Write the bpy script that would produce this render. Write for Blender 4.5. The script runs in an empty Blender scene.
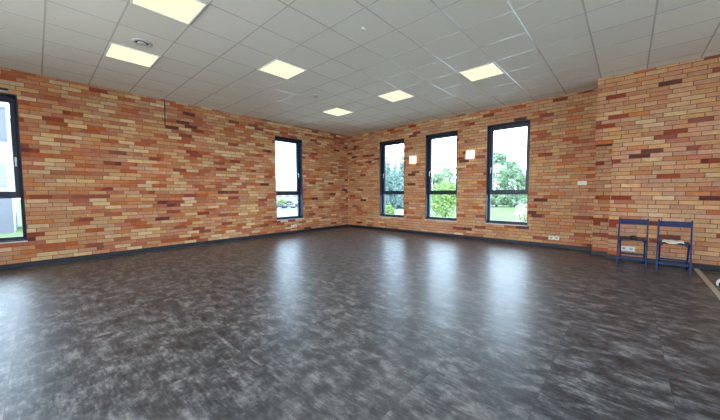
import bpy, bmesh, math, random
from mathutils import Vector, Matrix
random.seed(7)
SC = bpy.context.scene
COL = SC.collection
R = math.radians

# ------------------------------------------------------------------ helpers
class MB:
    """collects boxes, bars, discs and quads and links them as ONE mesh object"""
    def __init__(s): s.v = []; s.f = []; s.mi = []
    def quad(s, a, b, c, d, m=0):
        n = len(s.v); s.v += [tuple(a), tuple(b), tuple(c), tuple(d)]; s.f.append((n, n+1, n+2, n+3)); s.mi.append(m)
    def hexa(s, p, m=0):
        n = len(s.v); s.v += [tuple(q) for q in p]
        for q in ((0,3,2,1),(4,5,6,7),(0,1,5,4),(1,2,6,5),(2,3,7,6),(3,0,4,7)):
            s.f.append(tuple(n+i for i in q)); s.mi.append(m)
    def box(s, x0, x1, y0, y1, z0, z1, m=0):
        s.hexa([(x0,y0,z0),(x1,y0,z0),(x1,y1,z0),(x0,y1,z0),(x0,y0,z1),(x1,y0,z1),(x1,y1,z1),(x0,y1,z1)], m)
    def bar(s, a, b, w, h, up=(0,0,1), m=0):
        a = Vector(a); b = Vector(b); d = (b-a).normalized(); up = Vector(up)
        r = d.cross(up).normalized(); u = r.cross(d).normalized(); r = r*w/2; u = u*h/2
        s.hexa([a-r-u, a+r-u, a+r+u, a-r+u, b-r-u, b+r-u, b+r+u, b-r+u], m)
    def rings(s, rings, closed_ends=True, m=0):
        n0 = len(s.v); k = len(rings[0])
        for r in rings: s.v += [tuple(q) for q in r]
        for i in range(len(rings)-1):
            for j in range(k):
                a = n0+i*k+j; b = n0+i*k+(j+1) % k
                s.f.append((a, b, b+k, a+k)); s.mi.append(m)
        if closed_ends:
            s.f.append(tuple(n0+j for j in reversed(range(k)))); s.mi.append(m)
            e = n0+(len(rings)-1)*k
            s.f.append(tuple(e+j for j in range(k))); s.mi.append(m)
    def tube(s, pts, r, k=10, m=0):
        pts = [Vector(p) for p in pts]; rr = r if isinstance(r, (list, tuple)) else [r]*len(pts); out = []
        ref = None
        for i, p in enumerate(pts):
            d = (pts[min(i+1, len(pts)-1)]-pts[max(i-1, 0)]).normalized()
            if ref is None: ref = d.orthogonal().normalized()
            ref = (ref-d*ref.dot(d)).normalized(); o = d.cross(ref)
            out.append([p+(ref*math.cos(2*math.pi*j/k)+o*math.sin(2*math.pi*j/k))*rr[i] for j in range(k)])
        s.rings(out, True, m)
    def lathe(s, prof, c=(0,0,0), k=24, m=0):
        s.rings([[(c[0]+r*math.cos(2*math.pi*j/k), c[1]+r*math.sin(2*math.pi*j/k), c[2]+z) for j in range(k)] for r, z in prof], True, m)
    def build(s, name, mats, parent=None, bevel=0, smooth=False):
        me = bpy.data.meshes.new(name); me.from_pydata(s.v, [], s.f)
        for mt in (mats if isinstance(mats, list) else [mats]): me.materials.append(mt)
        me.polygons.foreach_set('material_index', s.mi)
        bm = bmesh.new(); bm.from_mesh(me)
        bmesh.ops.recalc_face_normals(bm, faces=bm.faces); bm.to_mesh(me); bm.free()
        if smooth:
            for p in me.polygons: p.use_smooth = True
        o = bpy.data.objects.new(name, me); COL.objects.link(o)
        if parent: o.parent = parent
        if bevel:
            b = o.modifiers.new('bevel', 'BEVEL'); b.width = bevel; b.segments = 2; b.limit_method = 'ANGLE'; b.angle_limit = R(50)
        return o

def empty(name, loc=(0,0,0), rz=0):
    o = bpy.data.objects.new(name, None); COL.objects.link(o); o.location = loc; o.rotation_euler = (0,0,rz); o.empty_display_size = .1
    return o
def tag(o, label, cat, group=None):
    o['label'] = label; o['category'] = cat
    if group: o['group'] = group
    return o
def struct(o): o['kind'] = 'structure'; return o
def copy_tree(o, parent=None):
    c = o.copy(); COL.objects.link(c)
    if parent: c.parent = parent
    for ch in list(o.children): copy_tree(ch, c)
    return c

# ------------------------------------------------------------------ materials
class NT:
    def __init__(s, name):
        s.m = bpy.data.materials.new(name); s.m.use_nodes = True; s.t = s.m.node_tree; s.t.nodes.clear()
        s.out = s.n('ShaderNodeOutputMaterial')
    def n(s, typ, **kw):
        nd = s.t.nodes.new(typ)
        for k, v in kw.items(): setattr(nd, k, v)
        return nd
    def l(s, a, b): s.t.links.new(a, b)
    def put(s, sock, v):
        if hasattr(v, 'is_output'): s.l(v, sock)
        else: sock.default_value = v
    def math(s, op, a, b=0.0, c=None):
        nd = s.n('ShaderNodeMath', operation=op); s.put(nd.inputs[0], a); s.put(nd.inputs[1], b)
        if c is not None: s.put(nd.inputs[2], c)
        return nd.outputs[0]
    def noise(s, vec, scale, detail=2, rough=.5):
        nd = s.n('ShaderNodeTexNoise'); s.l(vec, nd.inputs['Vector']); nd.inputs['Scale'].default_value = scale
        nd.inputs['Detail'].default_value = detail; nd.inputs['Roughness'].default_value = rough
        return nd
    def mix(s, f, a, b, blend='MIX'):
        nd = s.n('ShaderNodeMix', data_type='RGBA', blend_type=blend); s.put(nd.inputs[0], f); s.put(nd.inputs[6], a); s.put(nd.inputs[7], b)
        return nd.outputs[2]
    def ramp(s, f, stops, interp='LINEAR'):
        nd = s.n('ShaderNodeValToRGB'); cr = nd.color_ramp; cr.interpolation = interp; s.l(f, nd.inputs[0])
        while len(cr.elements) < len(stops): cr.elements.new(1)
        for e, (p, c) in zip(cr.elements, stops): e.position = p; e.color = c if len(c) == 4 else (*c, 1)
        return nd.outputs[0]
    def pos(s): return s.n('ShaderNodeNewGeometry').outputs['Position']
    def bsdf(s, col, rough=.5, metal=0, spec=.5, normal=None):
        b = s.n('ShaderNodeBsdfPrincipled'); s.put(b.inputs['Base Color'], col); s.put(b.inputs['Roughness'], rough)
        s.put(b.inputs['Metallic'], metal); b.inputs['Specular IOR Level'].default_value = spec
        if normal is not None: s.l(normal, b.inputs['Normal'])
        s.l(b.outputs[0], s.out.inputs[0]); return b
    def bump(s, h, strength, dist):
        b = s.n('ShaderNodeBump'); b.inputs['Strength'].default_value = strength; b.inputs['Distance'].default_value = dist; s.l(h, b.inputs['Height'])
        return b.outputs[0]

def srgb(r, g, b):
    f = lambda c: (c/255/12.92) if c/255 <= .04045 else ((c/255+.055)/1.055)**2.4
    return (f(r), f(g), f(b), 1)

def simple(name, col, rough=.5, metal=0, spec=.5, vary=.08, scale=12, bump=0):
    t = NT(name); p = t.pos(); nz = t.noise(p, scale, 3)
    f = t.math('MULTIPLY_ADD', nz.outputs[0], 2*vary, 1-vary)
    c = t.n('ShaderNodeVectorMath', operation='SCALE'); c.inputs[0].default_value = col[:3]; t.l(f, c.inputs['Scale'])
    t.bsdf(c.outputs[0], rough, metal, spec, t.bump(nz.outputs[0], bump, .01) if bump else None)
    return t.m

def brick(name, stops, seed):
    """brick slips in staggered courses, 27 x 7.6 cm with their thin joints"""
    t = NT(name); p = t.pos(); sx = t.n('ShaderNodeSeparateXYZ'); t.l(p, sx.inputs[0])
    wob = t.noise(p, 9, 2)
    u = t.math('ADD', sx.outputs[0], sx.outputs[1]); v = sx.outputs[2]
    v2 = t.math('MULTIPLY_ADD', t.math('SUBTRACT', wob.outputs[0], .5), .004, v)
    rowf = t.math('DIVIDE', v2, .0722); row = t.math('FLOOR', rowf)
    wr = t.n('ShaderNodeTexWhiteNoise', noise_dimensions='1D'); t.l(t.math('ADD', row, seed), wr.inputs['W'])
    uu = t.math('ADD', t.math('DIVIDE', u, .264), t.math('MULTIPLY_ADD', row, .5, t.math('MULTIPLY', wr.outputs[0], .42)))
    col = t.math('FLOOR', uu); fx = t.math('FRACT', uu); fz = t.math('FRACT', rowf)
    cb = t.n('ShaderNodeCombineXYZ'); t.l(col, cb.inputs[0]); t.l(row, cb.inputs[1]); cb.inputs[2].default_value = seed
    wn = t.n('ShaderNodeTexWhiteNoise', noise_dimensions='3D'); t.l(cb.outputs[0], wn.inputs['Vector'])
    drift = t.noise(p, .9, 1)
    rnd = t.math('ADD', wn.outputs['Value'], t.math('MULTIPLY', t.math('SUBTRACT', drift.outputs[0], 0.5), .14))
    c = t.ramp(rnd, stops, 'CONSTANT')
    sc = t.n('ShaderNodeSeparateColor'); t.l(wn.outputs['Color'], sc.inputs[0])
    grain = t.noise(p, 45, 4, .65); blot = t.noise(p, 14, 2)
    hsv = t.n('ShaderNodeHueSaturation'); t.l(c, hsv.inputs['Color'])
    t.l(t.math('MULTIPLY_ADD', sc.outputs[0], .010, .495), hsv.inputs['Hue'])
    t.l(t.math('MULTIPLY_ADD', sc.outputs[1], .18, .92), hsv.inputs['Saturation'])
    val = t.math('MULTIPLY_ADD', sc.outputs[2], .24, .86)
    val = t.math('ADD', val, t.math('MULTIPLY', t.math('SUBTRACT', grain.outputs[0], .5), .5))
    val = t.math('ADD', val, t.math('MULTIPLY', t.math('SUBTRACT', blot.outputs[0], .5), .45))
    t.l(val, hsv.inputs['Value'])
    ex = t.math('MINIMUM', fx, t.math('SUBTRACT', 1, fx)); ez = t.math('MINIMUM', fz, t.math('SUBTRACT', 1, fz))
    dx = t.math('MULTIPLY', ex, .264); dz = t.math('MULTIPLY', ez, .0722)
    d = t.math('MINIMUM', dx, dz); dj = t.math('ADD', d, t.math('MULTIPLY', t.math('SUBTRACT', wob.outputs[0], .5), .004))
    mask = t.n('ShaderNodeMapRange', interpolation_type='SMOOTHSTEP'); t.l(dj, mask.inputs[0]); mask.inputs[1].default_value = .0022; mask.inputs[2].default_value = .0058
    full = t.mix(mask.outputs[0], srgb(128, 94, 68), hsv.outputs[0])
    h = t.math('ADD', t.math('MULTIPLY', mask.outputs[0], 1.0), t.math('MULTIPLY', grain.outputs[0], .35))
    t.bsdf(full, .88, 0, .25, t.bump(h, .8, .006))
    return t.m

TAN = srgb(204,156,114); BUFF = srgb(216,180,138); ORANGE = srgb(196,132,90); RUST = srgb(184,110,76); RED = srgb(150,80,60); UMBER = srgb(106,62,54); PINK = srgb(196,142,108)
M = {}
M['brick_left'] = brick('brick_left', [(0, UMBER), (.012, RED), (.07, RUST), (.27, ORANGE), (.47, PINK), (.66, TAN), (.84, BUFF)], 3.0)
M['brick_back'] = brick('brick_back', [(0, UMBER), (.012, RED), (.06, RUST), (.14, ORANGE), (.27, PINK), (.62, TAN), (.97, BUFF)], 11.0)
M['brick_right'] = brick('brick_right', [(0, UMBER), (.02, RED), (.075, RUST), (.12, ORANGE), (.22, PINK), (.60, TAN), (.97, BUFF)], 23.0)
M['plaster'] = simple('plaster', srgb(205,198,188), .9, vary=.03)
M['anthracite'] = simple('anthracite', srgb(38,48,68), .42, spec=.5, vary=.06)
M['anthracite_sash'] = simple('anthracite_sash', srgb(34,44,62), .38, spec=.5, vary=.06)
M['base'] = simple('baseboard_anthracite', srgb(30,38,52), .5, vary=.1)
M['white_plastic'] = simple('white_plastic', srgb(232,230,222), .4, vary=.02)
M['white_sill'] = simple('white_sill', srgb(215,212,210), .35, vary=.02)
M['steel'] = simple('brushed_steel', (.62,.62,.62), .3, 1, vary=.05)
M['threshold'] = simple('threshold_aluminium', srgb(176,166,152), .5, .1, vary=.12, scale=30)
M['blue'] = simple('blue_painted_wood', srgb(9,38,92), .42, spec=.5, vary=.12, scale=18, bump=.1)
M['blue_dark'] = simple('blue_painted_seat', srgb(16,26,58), .45, spec=.5, vary=.12, scale=18, bump=.1)
M['black'] = simple('black_matter', srgb(24,25,28), .5, vary=.2)
M['paper'] = simple('white_cloth', srgb(226,222,212), .85, vary=.04)
M['dark_slot'] = simple('dark_slot', srgb(60,60,58), .7)
M['cable'] = simple('dark_cable', srgb(52,34,30), .6)
M['detector_grey'] = simple('detector_grey', srgb(150,150,140), .6, vary=.03)
M['vent_grey'] = simple('vent_grey', srgb(200,198,190), .5, vary=.03)
M['detector'] = simple('detector_plastic', srgb(186,185,178), .5, vary=.03)

def ceiling_mat():
    t = NT('mineral_ceiling_tile'); p = t.pos()
    a = t.noise(p, 60, 3, .7); b = t.noise(p, 1.2, 2)
    sx = t.n('ShaderNodeSeparateXYZ'); t.l(p, sx.inputs[0])
    cb = t.n('ShaderNodeCombineXYZ')
    t.l(t.math('FLOOR', t.math('DIVIDE', t.math('SUBTRACT', sx.outputs[0], 1.736), .6)), cb.inputs[0])
    t.l(t.math('FLOOR', t.math('DIVIDE', t.math('SUBTRACT', sx.outputs[1], -6.907), .6)), cb.inputs[1])
    wn = t.n('ShaderNodeTexWhiteNoise', noise_dimensions='2D'); t.l(cb.outputs[0], wn.inputs['Vector'])
    f = t.math('ADD', t.math('MULTIPLY_ADD', a.outputs[0], .08, .90), t.math('MULTIPLY', wn.outputs[0], .05))
    c = t.n('ShaderNodeVectorMath', operation='SCALE'); c.inputs[0].default_value = srgb(226,221,206)[:3]; t.l(f, c.inputs['Scale'])
    t.bsdf(c.outputs[0], .92, 0, .2, t.bump(a.outputs[0], .25, .004)); return t.m
M['ceil'] = ceiling_mat()
M['tbar'] = simple('ceiling_t_bar', srgb(192,190,182), .22, .0, .6, vary=.02)

def floor_mat():
    t = NT('vinyl_floor_tile'); p = t.pos(); sx = t.n('ShaderNodeSeparateXYZ'); t.l(p, sx.inputs[0])
    gx = t.math('DIVIDE', t.math('SUBTRACT', sx.outputs[0], 7.215), .6); gy = t.math('DIVIDE', t.math('SUBTRACT', sx.outputs[1], -6.65), .6)
    cx = t.math('FLOOR', gx)
    gy2 = t.math('DIVIDE', gy, 2.0)
    cy = t.math('FLOOR', gy2)
    cb = t.n('ShaderNodeCombineXYZ'); t.l(cx, cb.inputs[0]); t.l(cy, cb.inputs[1])
    wn = t.n('ShaderNodeTexWhiteNoise', noise_dimensions='2D'); t.l(cb.outputs[0], wn.inputs['Vector'])
    off = t.n('ShaderNodeVectorMath', operation='SCALE'); t.l(wn.outputs['Color'], off.inputs[0]); off.inputs['Scale'].default_value = 7
    pv = t.n('ShaderNodeVectorMath', operation='ADD'); t.l(p, pv.inputs[0]); t.l(off.outputs[0], pv.inputs[1])
    mp = t.n('ShaderNodeMapping'); t.l(pv.outputs[0], mp.inputs[0]); mp.inputs['Scale'].default_value = (5.6,9.6,1)
    n1 = t.noise(mp.outputs[0], 1.0, 6, .66); n2 = t.noise(pv.outputs[0], 17, 5, .75); n3 = t.noise(pv.outputs[0], 1.6, 2)
    # fine brush strokes along the tile
    mq = t.n('ShaderNodeMapping'); t.l(pv.outputs[0], mq.inputs[0]); mq.inputs['Scale'].default_value = (9,60,1)
    n4 = t.noise(mq.outputs[0], 1.0, 4, .7)
    s = t.math('ADD', t.math('MULTIPLY', n1.outputs[0], .52), t.math('ADD', t.math('MULTIPLY', n2.outputs[0], .26), t.math('MULTIPLY', n4.outputs[0], .22)))
    c = t.ramp(s, [(.39, srgb(22,25,29)), (.445, srgb(37,41,46)), (.49, srgb(58,62,67)), (.535, srgb(85,88,92)), (.61, srgb(126,127,128))])
    c = t.mix(t.math('MULTIPLY_ADD', n3.outputs[0], .2, -.05), c, srgb(44,48,55))
    fx = t.math('FRACT', gx); fy = t.math('FRACT', gy2)
    ex = t.math('MULTIPLY', t.math('MINIMUM', fx, t.math('SUBTRACT', 1, fx)), .6); ey = t.math('MULTIPLY', t.math('MINIMUM', fy, t.math('SUBTRACT', 1, fy)), 1.2)
    e = t.math('MINIMUM', ex, ey)
    seam = t.math('LESS_THAN', e, .0016)
    c = t.mix(t.math('MULTIPLY', seam, .75), c, srgb(38,38,38))
    rg = t.math('MULTIPLY_ADD', n2.outputs[0], .10, FLOOR_ROUGH-.05)
    h = t.math('MULTIPLY_ADD', seam, -1.0, t.math('MULTIPLY', n2.outputs[0], .25))
    b = t.bsdf(c, rg, 0, FLOOR_SPEC, t.bump(h, .12, .003)); b.inputs['Coat Weight'].default_value = .45; b.inputs['Coat Roughness'].default_value = .31; return t.m
FLOOR_ROUGH = .50; FLOOR_SPEC = .35
M['floor'] = floor_mat()

def glass():
    t = NT('window_glass'); a = t.n('ShaderNodeBsdfTransparent'); a.inputs[0].default_value = (.93,.95,.95,1)
    g = t.n('ShaderNodeBsdfGlossy'); g.inputs['Roughness'].default_value = .01
    fr = t.n('ShaderNodeFresnel'); fr.inputs[0].default_value = 1.5
    mx = t.n('ShaderNodeMixShader'); t.l(fr.outputs[0], mx.inputs[0]); t.l(a.outputs[0], mx.inputs[1]); t.l(g.outputs[0], mx.inputs[2])
    t.l(mx.outputs[0], t.out.inputs[0]); return t.m
M['glass'] = glass()
def emit(name, col, s):
    t = NT(name); p = t.pos(); nz = t.noise(p, 6, 1)
    e = t.n('ShaderNodeEmission'); e.inputs[0].default_value = (*col, 1); t.l(t.math('MULTIPLY_ADD', nz.outputs[0], .1*s, .95*s), e.inputs[1]); t.l(e.outputs[0], t.out.inputs[0]); return t.m
M['panel'] = emit('lamp_diffuser', (1.0,.965,.64), 1.15/2.46)
M['sconce'] = emit('sconce_diffuser', (1.0,.95,.78), 3.0/2.46)

# ------------------------------------------------------------------ room shell
H = 3.293; T = .27            # ceiling height, wall thickness
XE, YE = 11.4, -11.2          # far ends of the hall behind the camera
WZ0, WZ1 = .449, 2.883        # window opening heights
P1, P2 = -.39, -.63           # fronts of the shallow step and of the right wall
PX0, PX1 = 7.09, 7.335
def wall_with_holes(name, axis, lo, hi, holes, mat):
    mb = MB(); cuts = sorted(holes); c = lo
    def bx(a, b, z0, z1):
        if b-a < 1e-4: return
        if axis == 'x': mb.box(-T, 0, a, b, z0, z1)
        else: mb.box(a, b, 0, T, z0, z1)
    for a, b in cuts:
        bx(c, a, 0, H); bx(a, b, 0, WZ0); bx(a, b, WZ1, H); c = b
    bx(c, hi, 0, H)
    return struct(mb.build(name, mat))
WA = [(-8.78, -7.807), (-2.9685, -2.0177)]                     # openings in the left wall (y)
WB = [(1.4773, 2.4398), (3.1803, 4.1448), (4.9116, 5.868)]     # openings in the back wall (x)
wall_with_holes('wall_left', 'x', YE, 0, WA, M['brick_left'])
wall_with_holes('wall_back', 'y', -T, PX0, WB, M['brick_back'])
mb = MB()
mb.box(PX1, XE, P2, T, 0, H)                       # the main face
mb.box(PX0, PX1, P1, T, 0, 2.093)                  # set-back foot of the pier
mb.box(PX0, PX1, P2, T, 2.093, H)                  # its overhanging head
struct(mb.build('wall_right', M['brick_right']))
WF = [(3.6, 6.0), (6.5, 8.9)]  # made-up wide openings in the unseen front wall, for fill light (x)
WS = [(-7.4, -5.0), (-4.3, -1.9)]               # made-up wide openings in the unseen side wall, for fill light (y)
def rear_wall(name, axis, lo, hi, holes):
    mb = MB(); c = lo
    def bx(a, b, z0, z1):
        if axis == 'y': mb.box(a, b, YE-T, YE, z0, z1)
        else: mb.box(XE, XE+T, a, b, z0, z1)
    for a, b in holes: bx(c, a, 0, H); bx(a, b, 0, WZ0); bx(a, b, WZ1, H); c = b
    bx(c, hi, 0, H); struct(mb.build(name, M['plaster']))
rear_wall('wall_front', 'y', -T, XE+T, WF)
rear_wall('wall_side', 'x', YE, P2, WS)
mb = MB(); mb.box(-T, XE+T, YE-T, T, -.25, 0); struct(mb.build('floor', M['floor']))

# suspended ceiling: one slab of tiles with its visible T-bar grid
mb = MB(); mb.box(-T, XE+T, YE-T, T, H, H+.2, 0)
GX, GY = 1.736, -6.907
x = GX-.6*2
while x < XE:
    mb.box(x-.009, x+.009, YE, -.002 if x < PX0 else P2-.002, H-.002, H+.002, 1); x += .6
y = GY-.6*7
while y < 0:
    if y > YE: mb.box(.002, XE if y < P2 else PX0-.002, y-.008, y+.008, H-.0018, H+.002, 1)
    y += .6
mb.box(.0, .02, YE, 0, H-.005, H+.001, 1); mb.box(0, PX0, -.02, 0, H-.005, H+.001, 1); mb.box(PX0, XE, P2-.02, P2, H-.005, H+.001, 1)
struct(mb.build('ceiling', [M['ceil'], M['tbar']]))

bh, bt = .082, .014
mb = MB(); mb.box(0, bt, YE, 0, 0, bh); struct(mb.build('baseboard_left', M['base'], bevel=.003))
mb = MB(); mb.box(bt, PX0, -bt, 0, 0, bh); struct(mb.build('baseboard_back', M['base'], bevel=.003))
mb = MB(); mb.box(PX0-bt, PX1-bt, P1-bt, P1, 0, bh); mb.box(PX0-bt, PX0, P1, -bt, 0, bh); mb.box(PX1-bt, PX1, P2, P1-bt, 0, bh); mb.box(PX1-bt, XE, P2-bt, P2, 0, bh)
struct(mb.build('baseboard_right', M['base'], bevel=.003))
mb = MB(); mb.box(8.383, 8.443, -10.9, P2-bt-.004, 0, .006)
struct(mb.build('trim_1', M['threshold'], bevel=.002))

# windows: lining flush with the brick, fixed pane below, opening sash above
def window(name, w, loc, rz):
    """local x along the wall, y outwards, z up; origin at the left lower corner of the opening on the wall face"""
    root = struct(empty(name, loc, rz)); h = WZ1-WZ0; d0 = .155; d1 = .225; fw = .05; lt = .012
    zt0, zt1 = 1.171-WZ0, 1.287-WZ0
    a = MB()
    dx = T+.012
    a.box(0, lt, .002, dx, 0, h); a.box(w-lt, w, .002, dx, 0, h); a.box(lt, w-lt, .002, dx, h-lt, h); a.box(lt, w-lt, .05, dx, 0, lt)
    a.build('window_lining', M['anthracite'], root)
    a = MB()
    a.box(lt, fw, d0, d1, lt, h-lt); a.box(w-fw, w-lt, d0, d1, lt, h-lt); a.box(fw, w-fw, d0, d1, lt, fw+.012); a.box(fw, w-fw, d0, d1, h-fw-.012, h-lt); a.box(fw, w-fw, d0, d1, zt0, zt0+.06)
    a.build('window_frame', M['anthracite'], root, bevel=.003)
    a = MB(); s0, s1 = d0-.012, d1-.01; z0, z1 = zt0+.045, h-fw; x0, x1 = fw-.012, w-fw+.012; sw = .06
    a.box(x0, x0+sw, s0, s1, z0, z1); a.box(x1-sw, x1, s0, s1, z0, z1); a.box(x0+sw, x1-sw, s0, s1, z0, z0+sw+.01); a.box(x0+sw, x1-sw, s0, s1, z1-sw, z1)
    sash = a.build('window_sash', M['anthracite_sash'], root, bevel=.004)
    g = MB(); g.box(x0+sw, x1-sw, .186, .192, z0+sw+.01, z1-sw); g.build('pane', M['glass'], sash)
    g = MB(); g.box(fw, w-fw, .186, .192, fw+.012, zt0); g.build('pane', M['glass'], root)
    hd = MB(); hx = x0+sw*.5 if rz == 0 or name == 'window_5' else x1-sw*.5; hz = z0+(z1-z0)*.38
    hd.box(hx-.014, hx+.014, s0-.008, s0, hz-.035, hz+.035); hd.box(hx-.009, hx+.009, s0-.042, s0-.008, hz-.009, hz+.009); hd.box(hx-.01, hx+.01, s0-.05, s0-.036, hz-.12, hz+.012)
    hh = hd.build('window_handle', M['steel'], root, bevel=.003); hh['label'] = 'steel lever handle'
    s = MB(); s.box(-.004, w+.004, -.018, .048, -.02, 0); s.box(.0, w, .048, d0, -.02, 0)
    s.build('window_sill', M['white_sill'], root, bevel=.003)
for i, (a, b) in enumerate(WA): window('window_%d' % (i+1), b-a, (0, a, WZ0), R(90))
for i, (a, b) in enumerate(WB): window('window_%d' % (i+3), b-a, (a, 0, WZ0), 0)
for i, (a, b) in enumerate(WF): window('window_%d' % (i+6), b-a, (b, YE, WZ0), R(180))  # added windows, out of view, around the front fill lights
for i, (a, b) in enumerate(WS): window('window_%d' % (i+9), b-a, (XE, b, WZ0), R(-90))  # same for the side wall: added windows, never in view

# ------------------------------------------------------------------ ceiling lights
LAMP_W = 19; EXPO = 1.3; K = 2**EXPO
def make_light():
    root = empty('ceiling_light'); f = MB()
    f.box(-.288, .288, -.288, -.272, -.012, 0); f.box(-.288, .288, .272, .288, -.012, 0); f.box(-.288, -.272, -.272, .272, -.012, 0); f.box(.272, .288, -.272, .272, -.012, 0)
    f.build('lamp_frame', M['white_plastic'], root)
    d = MB(); d.box(-.272, .272, -.272, .272, -.009, -.001); d.build('lamp_diffuser', M['panel'], root)
    return root
lamp_label = {
 (3,0): 'lit square ceiling light cut off by the top edge of the photo',
 (0,0): 'lit square ceiling light beside the round air vent, near the long left wall',
 (2,3): 'lit square ceiling light in the middle, between the air vent and the smoke detector',
 (0,7): 'lit square ceiling light closest to the far room corner, smallest in view',
 (3,7): 'lit square ceiling light above the narrow middle windows of the back wall',
 (6,7): 'lit square ceiling light nearest the rightmost window and brick pier'}
proto = make_light(); first = True
for (i, j), lb in list(lamp_label.items())+[((6,0), None)]:  # last entry is an added out-of-view spot with no panel, for extra light
    loc = (GX+.6*i+.3, GY+.6*j+.3, H-.0005)
    if lb:
        o = proto if first else copy_tree(proto); first = False
        o.location = loc; tag(o, lb, 'ceiling light', 'square ceiling lights')
    L = bpy.data.lights.new('lamp', 'SPOT'); L.energy = LAMP_W; L.spot_size = R(178); L.spot_blend = 1; L.shadow_soft_size = 0; L.color = (1, .94, .84)
    lo = bpy.data.objects.new('lamp', L); COL.objects.link(lo); lo.location = (loc[0], loc[1], H-.02)

# area lights added in the made-up rear windows, tilted up to brighten the ceiling
for px_, py_, rz, FILL_W in [((a+b)/2, YE-.262, 0, (122, 28)[k]) for k, (a, b) in enumerate(WF)]+[(XE+.262, (a+b)/2, 90, 12) for a, b in WS]:
    L = bpy.data.lights.new('ceiling_fill', 'AREA'); L.shape = 'RECTANGLE'; L.size = 2.3; L.size_y = 2.3; L.energy = FILL_W; L.color = (.93,.96,1)
    o = bpy.data.objects.new('ceiling_fill', L); COL.objects.link(o); o.location = (px_, py_, 1.62); o.rotation_euler = (R(110), 0, R(rz))

# round air vent, smoke detector, sprinkler
v = tag(empty('air_vent', (2.60, -6.60, H)), 'round white air vent in the ceiling tile beside a lit panel', 'air vent')
a = MB(); a.lathe([(.075,-.003),(.08,-.012),(.10,-.012),(.115,-.004),(.118,0)], k=32); a.build('vent_ring', M['vent_grey'], v, smooth=True)
a = MB(); a.lathe([(.0755,-.0035),(.0755,-.001)], k=32); a.build('vent_throat', M['dark_slot'], v)
a = MB(); a.lathe([(.002,-.022),(.045,-.019),(.056,-.014),(.05,-.006),(.002,-.004)], k=32); a.build('vent_disc', M['vent_grey'], v, smooth=True)
v = tag(empty('smoke_detector', (2.636, -3.607, H)), 'small grey round smoke detector on the ceiling near the far corner', 'smoke detector')
a = MB(); a.lathe([(.058,0),(.058,-.012),(.05,-.018),(.002,-.018)], k=28); a.build('detector_base', M['detector'], v)
a = MB(); a.lathe([(.046,-.0185),(.044,-.04),(.034,-.05),(.002,-.052)], k=28); a.build('detector_head', M['detector_grey'], v)
v = tag(empty('sprinkler', (5.036, -4.807, H)), 'tiny ceiling sprinkler in a plain tile near the top centre', 'sprinkler')
a = MB(); a.lathe([(.03,.003),(.03,-.005),(.012,-.009),(.002,-.009)], k=20); a.build('escutcheon', M['white_plastic'], v)
a = MB(); a.lathe([(.008,-.0095),(.008,-.025),(.016,-.026),(.016,-.029),(.002,-.029)], k=16); a.build('sprinkler_head', M['steel'], v)

# ------------------------------------------------------------------ things on the walls
def make_sconce():
    root = empty('wall_lamp'); a = MB(); a.box(-.085, .085, -.014, 0, -.085, .085); a.build('back_plate', M['white_plastic'], root)
    a = MB(); a.box(-.102, .102, -.062, -.0145, -.102, .102); a.build('lamp_shade', M['sconce'], root, bevel=.008)
    return root
s = make_sconce(); s.location = (2.775, 0, 2.205); tag(s, 'lit square wall lamp left of the middle window of the back wall', 'wall lamp', 'square wall lamps')
s2 = copy_tree(s); s2.location = (4.505, 0, 2.205); tag(s2, 'lit square wall lamp right of the middle window of the back wall', 'wall lamp', 'square wall lamps')

def make_socket(name, w, h, n, kind):
    root = empty(name); a = MB(); a.box(-w/2, w/2, -.011, 0, -h/2, h/2); a.build('cover_plate', M['white_plastic'], root, bevel=.003)
    for k in range(n):
        cx = (k-(n-1)/2)*w/n; g = .07
        if kind == 'socket':
            c = MB(); c.rings([[(cx+r*math.cos(t*math.pi/10), yy, r*math.sin(t*math.pi/10)) for t in range(20)] for r, yy in ((.024,-.0112),(.021,-.0114),(.020,-.0116))])
            w_ = c.build('socket_well', M['detector'], root)
            c = MB()
            for sx in (-.0095, .0095): c.box(cx+sx-.003, cx+sx+.003, -.0135, -.0117, -.003, .003)
            c.build('socket_holes', M['black'], w_)
        else:
            c = MB(); c.box(cx-g/2, cx+g/2, -.015, -.0112, -g/2, g/2); c.build('rocker', M['white_plastic'], root, bevel=.002)
    return root
s = make_socket('wall_socket', .20, .085, 2, 'socket'); s.location = (6.395, 0, .212); tag(s, 'white double wall socket low on the back wall above the baseboard', 'socket', 'wall sockets')
s2 = copy_tree(s); s2.location = (7.60, P2, .215); tag(s2, 'white double wall socket behind the left blue folding chair', 'socket', 'wall sockets')
s3 = copy_tree(s); s3.location = (0, -2.38, .222); s3.rotation_euler = (0,0,R(90)); tag(s3, 'small pale wall socket below the narrow window of the left wall', 'socket', 'wall sockets')
s = make_socket('light_switch', .155, .085, 2, 'switch'); s.location = (6.86, 0, 1.411); tag(s, 'white double light switch on the back wall left of the brick pier', 'light switch')

a = MB(); a.tube([(.0085,-5.685,3.294),(.0085,-5.687,3.1),(.0085,-5.69,2.9),(.0085,-5.695,2.74)], .009, 8)
tag(a.build('cable', M['cable'], smooth=True), 'short dark cable hanging from the ceiling edge down the left wall', 'cable')
r_ = tag(empty('blind_rail', (0, -8.4, 2.93)), 'dark slim rail with pale lower edge above the large left window', 'blind rail')
a = MB(); a.box(.001, .045, -.5, .5, -.008, .03); a.build('rail_housing', M['cable'], r_, bevel=.004)
a = MB(); a.box(.001, .04, -.5, .5, -.024, -.009); a.build('bottom_bar', M['white_sill'], r_, bevel=.003)

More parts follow.
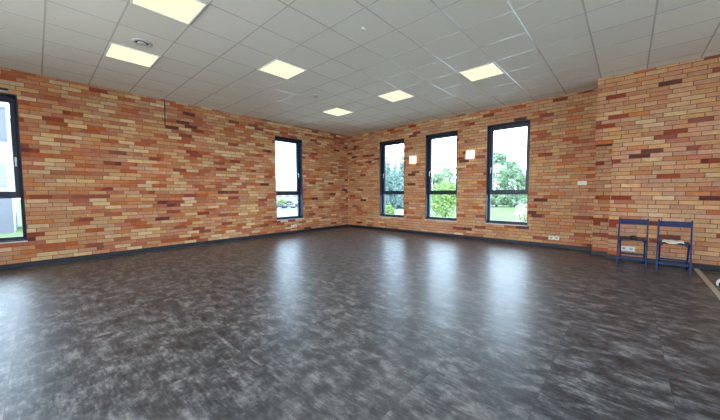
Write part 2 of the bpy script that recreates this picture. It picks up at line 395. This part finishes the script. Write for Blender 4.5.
# ------------------------------------------------------------------ blue folding chairs
def make_chair():
    root = empty('folding_chair'); hw = .186; th = .021
    # long members: front foot -> back rail; short members: front of the seat -> rear foot
    F0, F1 = Vector((0,-.21,0)), Vector((0,.045,.778)); B0, B1 = Vector((0,.19,0)), Vector((0,-.115,.425))
    for sx in (-1, 1):
        a = MB(); x = sx*(hw-.0105); w, dp = th, .036
        def leg(P, Q, xx, z_cut):
            d = (Q-P).normalized(); n = Vector((0, d.z, -d.y))*dp/2; ew = w/2
            lo = lambda s_: P+n*s_-d*((P+n*s_).z/d.z)
            hi = lambda s_: Q+n*s_
            pts = [lo(-1), lo(1), hi(1), hi(-1)]
            a.hexa([(xx-ew, pts[0].y, pts[0].z), (xx+ew, pts[0].y, pts[0].z), (xx+ew, pts[1].y, pts[1].z), (xx-ew, pts[1].y, pts[1].z),
                    (xx-ew, pts[3].y, pts[3].z), (xx+ew, pts[3].y, pts[3].z), (xx+ew, pts[2].y, pts[2].z), (xx-ew, pts[2].y, pts[2].z)])
        leg(F0, F1, x, 0); a.build('front_leg', M['blue'], root, bevel=.004)
        a = MB(); leg(B0, B1, sx*(hw-.0105-.0235), 0); a.build('rear_leg', M['blue'], root, bevel=.004)
    # curved back rail between the posts
    a = MB(); k = 10; ring = []
    for i in range(k+1):
        x = -hw+.021+(2*hw-.042)*i/k; c = .022*(1-(2*i/k-1)**2)
        y0 = .016+c; lean = .028
        ring.append([(x, y0-.009, .675), (x, y0+.009, .675), (x, y0+.009+lean, .76), (x, y0-.009+lean, .76)])
    a.rings(ring); a.build('backrest', M['blue'], root, bevel=.003)
    for q in (-hw+.046, hw-.068):
        st = MB(); st.box(q, q+.022, -.19, .16, .405, .427); st.build('seat_frame', M['blue'], root, bevel=.003)
    for i in range(5):
        y0 = -.205+i*.075; s = MB(); half = hw-.004 if i in (0,) else hw-.024
        s.box(-half, half, y0, y0+.066, .4275, .444)
        s.build('seat_slat', M['blue_dark'], root, bevel=.004)
    def rung(P, Q, z, hx, name):
        t = z/(Q.z-P.z); y = P.y+(Q.y-P.y)*t
        s = MB(); s.box(-hx, hx, y-.008, y+.008, z-.015, z+.015); s.build(name, M['blue'], root, bevel=.003)
    rung(F0, F1, .125, hw-.0215, 'rung'); rung(B0, B1, .155, hw-.046, 'rung')
    return root
c1 = make_chair(); c1.location = (7.658, -.905, 0); c1.rotation_euler = (0,0,R(-2))
tag(c1, 'blue wooden folding chair holding a small black item, left of the two', 'folding chair', 'blue folding chairs by the wall')
c2 = copy_tree(c1); c2.location = (8.128, -1.05, 0); c2.rotation_euler = (0,0,R(-4))
tag(c2, 'blue wooden folding chair with a folded white cloth on its seat, right of the two', 'folding chair', 'blue folding chairs by the wall')

# small black pouch on the left chair, white cloth on the right one
a = MB(); rr = []
for t, sc_ in ((0,.9),(.3,1.05),(.6,1),(.85,.75),(1,.4)):
    rr.append([(.045*sc_*math.copysign(abs(math.cos(u))**.6, math.cos(u)), .055*sc_*math.copysign(abs(math.sin(u))**.6, math.sin(u)), .056*t) for u in [2*math.pi*i/20 for i in range(20)]])
a.rings(rr); o = a.build('black_pouch', M['black'], smooth=True); o.location = (7.665, -1.045, .4445); o.rotation_euler = (0,0,R(15))
tag(o, 'small black pouch lying on the seat of the left blue folding chair', 'pouch')
a = MB(); nx, ny = 14, 12; top = []
for i in range(nx+1):
    row = []
    for j in range(ny+1):
        u, v_ = i/nx, j/ny; x = (u-.5)*.23; y = -.125+v_*.22; z = .028+.006*math.sin(9*u+2)*math.sin(5*v_)+.004*math.sin(17*u)
        if .2 < u < .75 and v_ < .13: z -= (.13-v_)/.13*.03*(1-((u-.47)/.28)**2)
        row.append((x, y, z))
    top.append(row)
for i in range(nx):
    for j in range(ny):
        a.quad(top[i][j], top[i+1][j], top[i+1][j+1], top[i][j+1])
o = a.build('white_cloth', M['paper'])
bm = bmesh.new(); bm.from_mesh(o.data); bmesh.ops.remove_doubles(bm, verts=bm.verts, dist=1e-5); bmesh.ops.recalc_face_normals(bm, faces=bm.faces); bm.to_mesh(o.data); bm.free()
so = o.modifiers.new('solid', 'SOLIDIFY'); so.thickness = .012; so.offset = -1
o.location = (8.105, -1.17, .4465); o.rotation_euler = (0,0,R(-3)); tag(o, 'folded white cloth drooping over the seat edge of the right blue folding chair', 'cloth')

# white swivel stool just past the right edge, one castor in view
root = tag(empty('swivel_stool', (8.865, -1.90, 0)), 'white castor stool at the right edge beyond the floor strip, one castor showing', 'stool')
a = MB(); a.lathe([(.03,.12),(.035,.18),(.026,.185),(.026,.42),(.016,.421),(.016,.50),(.002,.50)], k=20); a.build('column', M['white_plastic'], root, smooth=False)
for k in range(5):
    an = math.pi+k*2*math.pi/5; d = Vector((math.cos(an), math.sin(an), 0)); n = Vector((-d.y, d.x, 0))
    a = MB(); pr = [(.028,.15,.024,.018),(.15,.155,.02,.016),(.25,.152,.017,.014),(.335,.142,.014,.011)]
    a.rings([[d*r+n*w+Vector((0,0,z+h)), d*r-n*w+Vector((0,0,z+h)), d*r-n*w*1.1+Vector((0,0,z-h)), d*r+n*w*1.1+Vector((0,0,z-h))] for r, z, w, h in pr])
    lg = a.build('base_leg', M['white_plastic'], root, bevel=.004)
    c0 = d*.345
    for sgn in (-1, 1):
        a = MB(); ctr = c0+n*(sgn*.014)
        rings = []
        for off in (-.011, -.008, .008, .011):
            rad = .052 if abs(off) > .01 else .056
            rings.append([ctr+n*off+d*(rad*math.cos(t))+Vector((0,0,.056+rad*math.sin(t))) for t in [2*math.pi*i/24 for i in range(24)]])
        a.rings(rings); a.build('castor_wheel', M['black'], lg, smooth=False)
    a = MB(); rings = []
    for i in range(13):
        t = R(-20+i*205/8)
        o_ = c0+Vector((0,0,.060)); e = d*math.cos(t)+Vector((0,0,math.sin(t)))
        rings.append([o_+e*.062-n*.034, o_+e*.062+n*.034, o_+e*.076+n*.030, o_+e*.076-n*.030])
    a.rings(rings); a.build('castor_hood', M['white_plastic'], lg)
a = MB(); a.lathe([(.02,.5),(.165,.505),(.182,.52),(.182,.545),(.165,.57),(.05,.575),(.002,.575)], k=32); a.build('seat', M['white_plastic'], root, smooth=True)

# ------------------------------------------------------------------ outside (the hall is on an upper floor)
G = -3.8
def at(bearing, dist):
    """ground point at a compass-like bearing (degrees left of +y as seen from the hall's middle) and distance"""
    b = R(bearing); return (7.574-math.sin(b)*dist, -7.67+math.cos(b)*dist)
def grass_mat():
    t = NT('lawn_and_ground'); p = t.pos(); n = t.noise(p, .35, 5, .6); n2 = t.noise(p, 4, 4, .7)
    c = t.ramp(n.outputs[0], [(.35, srgb(82,98,60)), (.55, srgb(97,111,72)), (.7, srgb(113,123,84))])
    c = t.mix(t.math('MULTIPLY', n2.outputs[0], .3), c, srgb(76,90,56)); t.bsdf(c, .95, 0, .1); return t.m
M['grass'] = grass_mat()
M['bounce_paving'] = simple('pale_bounce_paving', srgb(190,189,184), .9, vary=.05, scale=2)
M['asphalt'] = simple('asphalt', srgb(100,103,105), .9, vary=.1, scale=2)
def leaf_mat(name, c0, c1, k=.6):
    c0 = tuple(q*k for q in c0[:3]); c1 = tuple(q*k for q in c1[:3])
    t = NT(name); p = t.pos(); n = t.noise(p, 1.2, 4, .7); wn = t.n('ShaderNodeTexWhiteNoise', noise_dimensions='3D')
    sn = t.n('ShaderNodeVectorMath', operation='SNAP'); t.l(p, sn.inputs[0]); sn.inputs[1].default_value = (.35,.35,.35); t.l(sn.outputs[0], wn.inputs['Vector'])
    f = t.math('ADD', t.math('MULTIPLY', n.outputs[0], .6), t.math('MULTIPLY', wn.outputs[0], .4))
    c = t.ramp(f, [(.25, c0), (.75, c1)])
    b = t.bsdf(c, .6, 0, .3)
    tr = t.n('ShaderNodeBsdfTranslucent'); t.l(c, tr.inputs[0]); mx = t.n('ShaderNodeMixShader'); mx.inputs[0].default_value = .5
    t.l(b.outputs[0], mx.inputs[1]); t.l(tr.outputs[0], mx.inputs[2]); t.l(mx.outputs[0], t.out.inputs[0]); return t.m
M['leaf_mid'] = leaf_mat('leaf_mid_green', srgb(150,182,142), srgb(200,222,186))
M['leaf_light'] = leaf_mat('leaf_light_green', srgb(138,174,92), srgb(190,216,134))
M['leaf_blue'] = leaf_mat('leaf_blue_green', srgb(140,176,164), srgb(192,216,206))
M['leaf_pale'] = leaf_mat('leaf_pale', srgb(186,190,150), srgb(236,232,200))
M['bark'] = simple('bark', srgb(96,84,70), .9, vary=.25, scale=4)
M['house_white'] = simple('white_render', srgb(146,146,143), .85, vary=.02, scale=2)
M['lavender'] = simple('lavender_cladding', srgb(96,96,104), .7, vary=.03, scale=2)
M['pale_blue'] = simple('pale_blue_glazing', srgb(112,114,113), .3, vary=.03, scale=2)
M['grey_metal'] = simple('grey_metal', srgb(170,174,176), .4, .4, vary=.04)
M['roof'] = simple('roof_grey', srgb(120,122,128), .8)

def leaves(blobs, n, size, mat, name, parent, seed):
    rnd = random.Random(seed); mb = MB(); tot = sum(b[3]**2 for b in blobs)
    for (cx, cy, cz, r, sz) in [(b[0], b[1], b[2], b[3], b[4]) for b in blobs]:
        for _ in range(int(n*r*r/tot)):
            while True:
                d = Vector((rnd.gauss(0,1), rnd.gauss(0,1), rnd.gauss(0,1)))
                if d.length > .1: break
            d.normalize(); q = r*(.55+.5*rnd.random()); c = Vector((cx+d.x*q, cy+d.y*q, cz+d.z*q*sz))
            nrm = (d+Vector((rnd.uniform(-.8,.8), rnd.uniform(-.8,.8), rnd.uniform(-.4,.9)))).normalized()
            u = nrm.orthogonal().normalized(); w = nrm.cross(u); a = rnd.random()*6.28; uu = u*math.cos(a)+w*math.sin(a); ww = nrm.cross(uu); s = size*rnd.uniform(.6,1.3)
            mb.quad(c-uu*s*.5, c+ww*s*.28, c+uu*s*.5, c-ww*s*.28)
    return mb.build(name, mat, parent)
def tree(name, bd, h, rad, mat, label, cat, seed, group=None, n=1500, size=1.0, conifer=False, trunk=.22):
    x, y = at(*bd); root = tag(empty(name, (x, y, G)), label, cat, group); rnd = random.Random(seed); bl = []
    if conifer:
        for i in range(7):
            t = i/6; bl.append((rnd.uniform(-.1,.1)*rad, rnd.uniform(-.1,.1)*rad, h*(.12+.8*t), rad*(1.02-.9*t), .9*h/7/rad/(1.02-.9*t)*1.2))
    else:
        bl.append((0, 0, h*.5, rad*.78, .48*h/rad/.78))
        for i in range(13):
            a = rnd.random()*6.28; t = rnd.uniform(.08,.95); q = rad*rnd.uniform(.35,.75)*(1.25-t*.75)
            bl.append((math.cos(a)*q, math.sin(a)*q, h*t*.9, rad*rnd.uniform(.32,.5), rnd.uniform(.8,1.1)))
    if not conifer:
        for i in range(6): bl.append((math.cos(i*1.05)*rad*.55, math.sin(i*1.05)*rad*.55, h*.1, rad*.4, .9))
    m = MB(); m.tube([(0,0,0),(.05,0,h*.25),(-.05,.05,h*.5),(0,0,h*.82)], [h*trunk*.09, h*trunk*.075, h*trunk*.05, h*trunk*.015], 8); m.build('trunk', M['bark'], root, smooth=True)
    leaves(bl, n, size, mat, 'foliage', root, seed)
    return root
def shrub(name, bd, h, rad, mat, label, seed, n=700, size=.5):
    x, y = at(*bd); root = tag(empty(name, (x, y, G)), label, 'shrub'); rnd = random.Random(seed); bl = [(0,0,h*.5,rad*.8,h*.5/rad/.8)]; m = MB()
    for i in range(8):
        a = rnd.random()*6.28; q = rad*rnd.uniform(.3,.7); bl.append((math.cos(a)*q, math.sin(a)*q, h*rnd.uniform(.3,.8), rad*.4, 1))
        m.tube([(0,0,0),(math.cos(a)*q*.5, math.sin(a)*q*.5, h*.3),(math.cos(a)*q, math.sin(a)*q, h*.6)], [.07,.05,.02], 6)
    m.build('stem', M['bark'], root); leaves(bl, n, size, mat, 'foliage', root, seed)

mb = MB(); mb.box(-420, 300, -300, 420, G-.5, G); struct(mb.build('ground', M['grass']))
mb = MB(); mb.box(-170, -26.2, 8, 110, G, G+.03); struct(mb.build('parking_lot', M['asphalt']))
mb = MB(); mb.box(-26, 70, .5, 38, G, G+.04); mb.box(-26, -.5, -60, .5, G, G+.04); mb.box(-.5, 70, -60, YE-.5, G, G+.04); mb.box(XE+.5, 70, YE-.5, .5, G, G+.04); struct(mb.build('bounce_pavement', M['bounce_paving']))  # unseen pale paving, added to bounce skylight up through the windows
# bearings: back-wall windows 39.5-34, 29-24.5, 17.8-12.7; left-wall window 58.5-54 ; big left window 93-88
TREES = [
 # seen through the rightmost window
 ('broadleaf_tree', (17.4,110), 20.6, 3.9, 'leaf_mid', 'tall tree at the left side of the rightmost back window', 0),
 ('broadleaf_tree', (15.8,128), 20.0, 4.3, 'leaf_mid', 'rounded tree in the middle of the rightmost back window', 0),
 ('broadleaf_tree', (14.0,111), 15.2, 3.9, 'leaf_mid', 'lower tree toward the right side of the rightmost back window', 0),
 ('broadleaf_tree', (12.1,130), 15.0, 4.3, 'leaf_mid', 'lowest tree at the right edge of the rightmost back window', 0),
 # middle window
 ('broadleaf_tree', (29.3,132), 12.0, 4.8, 'leaf_mid', 'hazy tree behind the street lamp in the middle back window', 0),
 ('broadleaf_tree', (27.3,114), 13.4, 4.6, 'leaf_mid', 'tree rising behind the bright bush in the middle back window', 0),
 ('broadleaf_tree', (25.3,128), 17.2, 5.0, 'leaf_mid', 'tallest tree at the right of the middle back window', 0),
 # left window of the back wall
 ('conifer_tree', (38.3,92), 14.0, 3.1, 'leaf_blue', 'lowest blue-green conifer, at the left of the narrow back window by the corner', 1),
 ('conifer_tree', (36.9,101), 17.2, 3.3, 'leaf_blue', 'blue-green conifer left of the middle in the back window by the corner', 1),
 ('conifer_tree', (35.5,110), 17.4, 3.3, 'leaf_blue', 'blue-green conifer right of the middle in the back window by the corner', 1),
 ('conifer_tree', (34.1,93), 17.6, 3.1, 'leaf_blue', 'tallest conifer, at the right of the back window by the corner', 1),
]
for i, (nm, bd, h, r, mt, lb, cf) in enumerate(TREES):
    tree(nm, bd, h, r, M[mt], lb, 'tree', 40+i, 'trees beyond the windows', n=2600, size=1.2, conifer=bool(cf))
shrub('bright_bush', (26.3,56), 7.2, 3.6, M['leaf_light'], 'bright yellow-green bush filling the middle back window', 91, 1900, .6)
shrub('bright_bush', (36.7,48), 3.2, 1.3, M['leaf_light'], 'bright yellow-green bush low in the back window by the corner', 92, 800, .45)
shrub('pale_bush', (13.2,42), 4.0, 1.2, M['leaf_pale'], 'pale blossoming bush low at the right of the rightmost back window', 93, 420, .34)
shrub('green_bush', (57.3,124), 2.7, 2.2, M['leaf_light'], 'green bush behind the parked cars in the left wall window', 94, 700, .6)
shrub('hedge_bush', (89.0,57), 4.2, 1.5, M['leaf_mid'], 'green bush beside the house in the big left window', 95, 900, .5)

# lamp post outside the middle window
x, y = at(28.55, 61); root = tag(empty('street_lamp', (x, y, G)), 'pale curved street lamp outside the middle window of the back wall', 'street lamp')
a = MB(); a.tube([(0,0,0),(0,0,3),(0,0,7.2)], [.1,.08,.06], 10); a.build('post', M['grey_metal'], root, smooth=True)
a = MB(); a.tube([(0,0,7.2),(-.05,0,7.6),(-.3,0,7.95),(-.7,0,8.0)], .05, 8); a.build('arm', M['grey_metal'], root, smooth=True)
a = MB(); a.rings([[(-.6,-.1,7.94),(-.6,.1,7.94),(-.6,.1,8.06),(-.6,-.1,8.06)],[(-1.0,-.14,7.88),(-1.0,.14,7.88),(-1.0,.14,8.04),(-1.0,-.14,8.04)],[(-1.5,-.08,7.76),(-1.5,.08,7.76),(-1.5,.08,7.86),(-1.5,-.08,7.86)]]); a.build('lamp_head', M['house_white'], root)

# parked cars seen through the left wall's window
def make_car(mat):
    root = empty('car'); L = 4.2; prof = [(-2.1,.35),(-2.1,.8),(-1.85,.95),(-1.0,1.02),(1.35,1.02),(1.95,.98),(2.1,.8),(2.1,.35)]
    b = MB(); b.rings([[(x_, y_, z_) for x_, z_ in prof] for y_ in (-.85, .85)]); b.build('body', mat, root, bevel=.06)
    g = MB(); g.rings([[(-1.0,-.78,1.02),(1.6,-.78,1.02),(1.6,.78,1.02),(-1.0,.78,1.02)],[(-.35,-.64,1.46),(1.15,-.64,1.46),(1.15,.64,1.46),(-.35,.64,1.46)]]); g.build('windows', M['dark_slot'], root)
    r = MB(); r.box(-.38, 1.18, -.66, .66, 1.46, 1.5); r.build('roof', mat, root)
    for sx in (-1.3, 1.3):
        for sy in (-.8, .8):
            w = MB(); w.rings([[(sx+.33*math.cos(t), sy+o_, .33+.33*math.sin(t)) for t in [2*math.pi*i/16 for i in range(16)]] for o_ in (-.1, .1)]); w.build('wheel', M['black'], root)
    return root
carmats = [simple('car_silver', srgb(130,134,137), .3, .5), simple('car_grey', srgb(70,76,82), .3, .5), simple('car_white', srgb(232,234,236), .3)]
for i, (bd, k, lb) in enumerate([((57.6,100), 1, 'grey car parked at the left of the nearer row outside the left wall window'), ((55.9,101), 0, 'silver car parked in the middle of the nearer row outside the left wall window'),
        ((54.3,102), 1, 'grey car parked at the right of the nearer row outside the left wall window'), ((56.0,140), 1, 'small far grey car left in the back row outside the left wall window'), ((54.6,141), 2, 'small far white car right in the back row outside the left wall window')]):
    c = make_car(carmats[k]); x, y = at(*bd); c.location = (x, y, G+.03); c.rotation_euler = (0,0,R(35)); tag(c, lb, 'car', 'cars parked outside')
# long low building on the horizon behind the car park
x, y = at(56.6, 190); root = tag(empty('warehouse', (x, y, G), R(56.6)), 'low pale warehouse on the horizon behind the parked cars', 'building')
a = MB(); a.box(-16, 16, -8, 8, 0, 6.2); a.build('wall', M['house_white'], root)
a = MB(); a.box(-16.3, 16.3, -8.3, 8.3, 6.2, 6.7); a.build('roof', M['roof'], root)
for k in range(6):
    a = MB(); a.box(-13.5+k*4.6, -11+k*4.6, -8.05, -8, 2.6, 4.4); a.build('window', M['pale_blue'], root)

# neighbouring building outside the big left window
root = tag(empty('apartment_house', (-52, -9.8, G)), 'white house with pale lavender cladding outside the large left window', 'building')
a = MB(); a.box(-12, 0, -16, 0, 0, 16.1); a.build('wall', M['house_white'], root)
a = MB(); a.box(-12.2, .25, -16.2, .02, 16.1, 16.5); a.build('roof', M['roof'], root)
a = MB(); a.box(0, .12, -15, -.05, 11.9, 16.1); a.build('cladding', M['lavender'], root)
a = MB(); a.box(0, .12, -15, -.05, .0, 4.6); a.build('cladding', M['lavender'], root)
a = MB(); a.box(0, .1, -15, -.4, 6.0, 8.9); g = a.build('balcony_glazing', M['pale_blue'], root)
a = MB(); a.box(.1, .16, -15, -.4, 6.4, 6.5); a.box(.1, .16, -15, -.4, 7.35, 7.42); a.build('glazing_bar', M['grey_metal'], g)
a = MB(); a.bar((.2,-2.4,2.9), (.35,-1.5,1.6), .12, .12); a.build('awning_arm', M['roof'], root)
for k, (ya, za) in enumerate(((-5.2,12.6),(-9.5,12.6),(-5.2,1.2),(-9.5,1.2))):
    a = MB(); a.box(.12, .16, ya, ya+1.8, za, za+2.0); f = a.build('window', M['house_white'], root)
    a = MB(); a.box(.16, .18, ya+.15, ya+1.65, za+.15, za+1.85); a.build('pane', M['pale_blue'], f)
root = tag(empty('garden_shed', (-58, -7.0, G)), 'low white shed wall beside the house outside the large left window', 'shed')
a = MB(); a.box(-4, 0, -2.0, 6, 0, 2.6); a.build('wall', M['house_white'], root)
a = MB(); a.box(-4.2, .2, -2.1, 6.2, 2.6, 2.8); a.build('roof', M['roof'], root)

# ------------------------------------------------------------------ sky
W = bpy.data.worlds.new('overcast_sky'); SC.world = W; W.use_nodes = True; nt = W.node_tree; nt.nodes.clear()
bg = nt.nodes.new('ShaderNodeBackground'); wo = nt.nodes.new('ShaderNodeOutputWorld'); tc = nt.nodes.new('ShaderNodeTexCoord'); nz = nt.nodes.new('ShaderNodeTexNoise'); nz.inputs['Scale'].default_value = 2.2; nz.inputs['Detail'].default_value = 3
rp = nt.nodes.new('ShaderNodeValToRGB'); rp.color_ramp.elements[0].position = .35; rp.color_ramp.elements[0].color = (.58,.77,1,1); rp.color_ramp.elements[1].position = .65; rp.color_ramp.elements[1].color = (.68,.84,1,1)
nt.links.new(tc.outputs['Generated'], nz.inputs['Vector']); nt.links.new(nz.outputs[0], rp.inputs[0]); nt.links.new(rp.outputs[0], bg.inputs[0]); nt.links.new(bg.outputs[0], wo.inputs[0])
bg.inputs[1].default_value = 4.8

# ------------------------------------------------------------------ camera
cd = bpy.data.cameras.new('camera'); cam = bpy.data.objects.new('camera', cd); COL.objects.link(cam); SC.camera = cam
yaw, pitch, roll = R(42.31), R(3.37), R(-.31)
fwd = Vector((-math.sin(yaw)*math.cos(pitch), math.cos(yaw)*math.cos(pitch), -math.sin(pitch)))
rt = Vector((math.cos(yaw), math.sin(yaw), 0)); up = rt.cross(fwd)
r2 = rt*math.cos(roll)+up*math.sin(roll); u2 = -rt*math.sin(roll)+up*math.cos(roll)
cam.matrix_world = Matrix(((r2.x,u2.x,-fwd.x,7.574),(r2.y,u2.y,-fwd.y,-7.6695),(r2.z,u2.z,-fwd.z,1.2347),(0,0,0,1)))
cd.sensor_width = 36; cd.lens = 294.2/720*36; cd.clip_start = .05; cd.clip_end = 1000

vs = SC.view_settings; vs.view_transform = 'Standard'; vs.look = 'None'; vs.exposure = EXPO; vs.gamma = 1.0; vs.use_curve_mapping = False
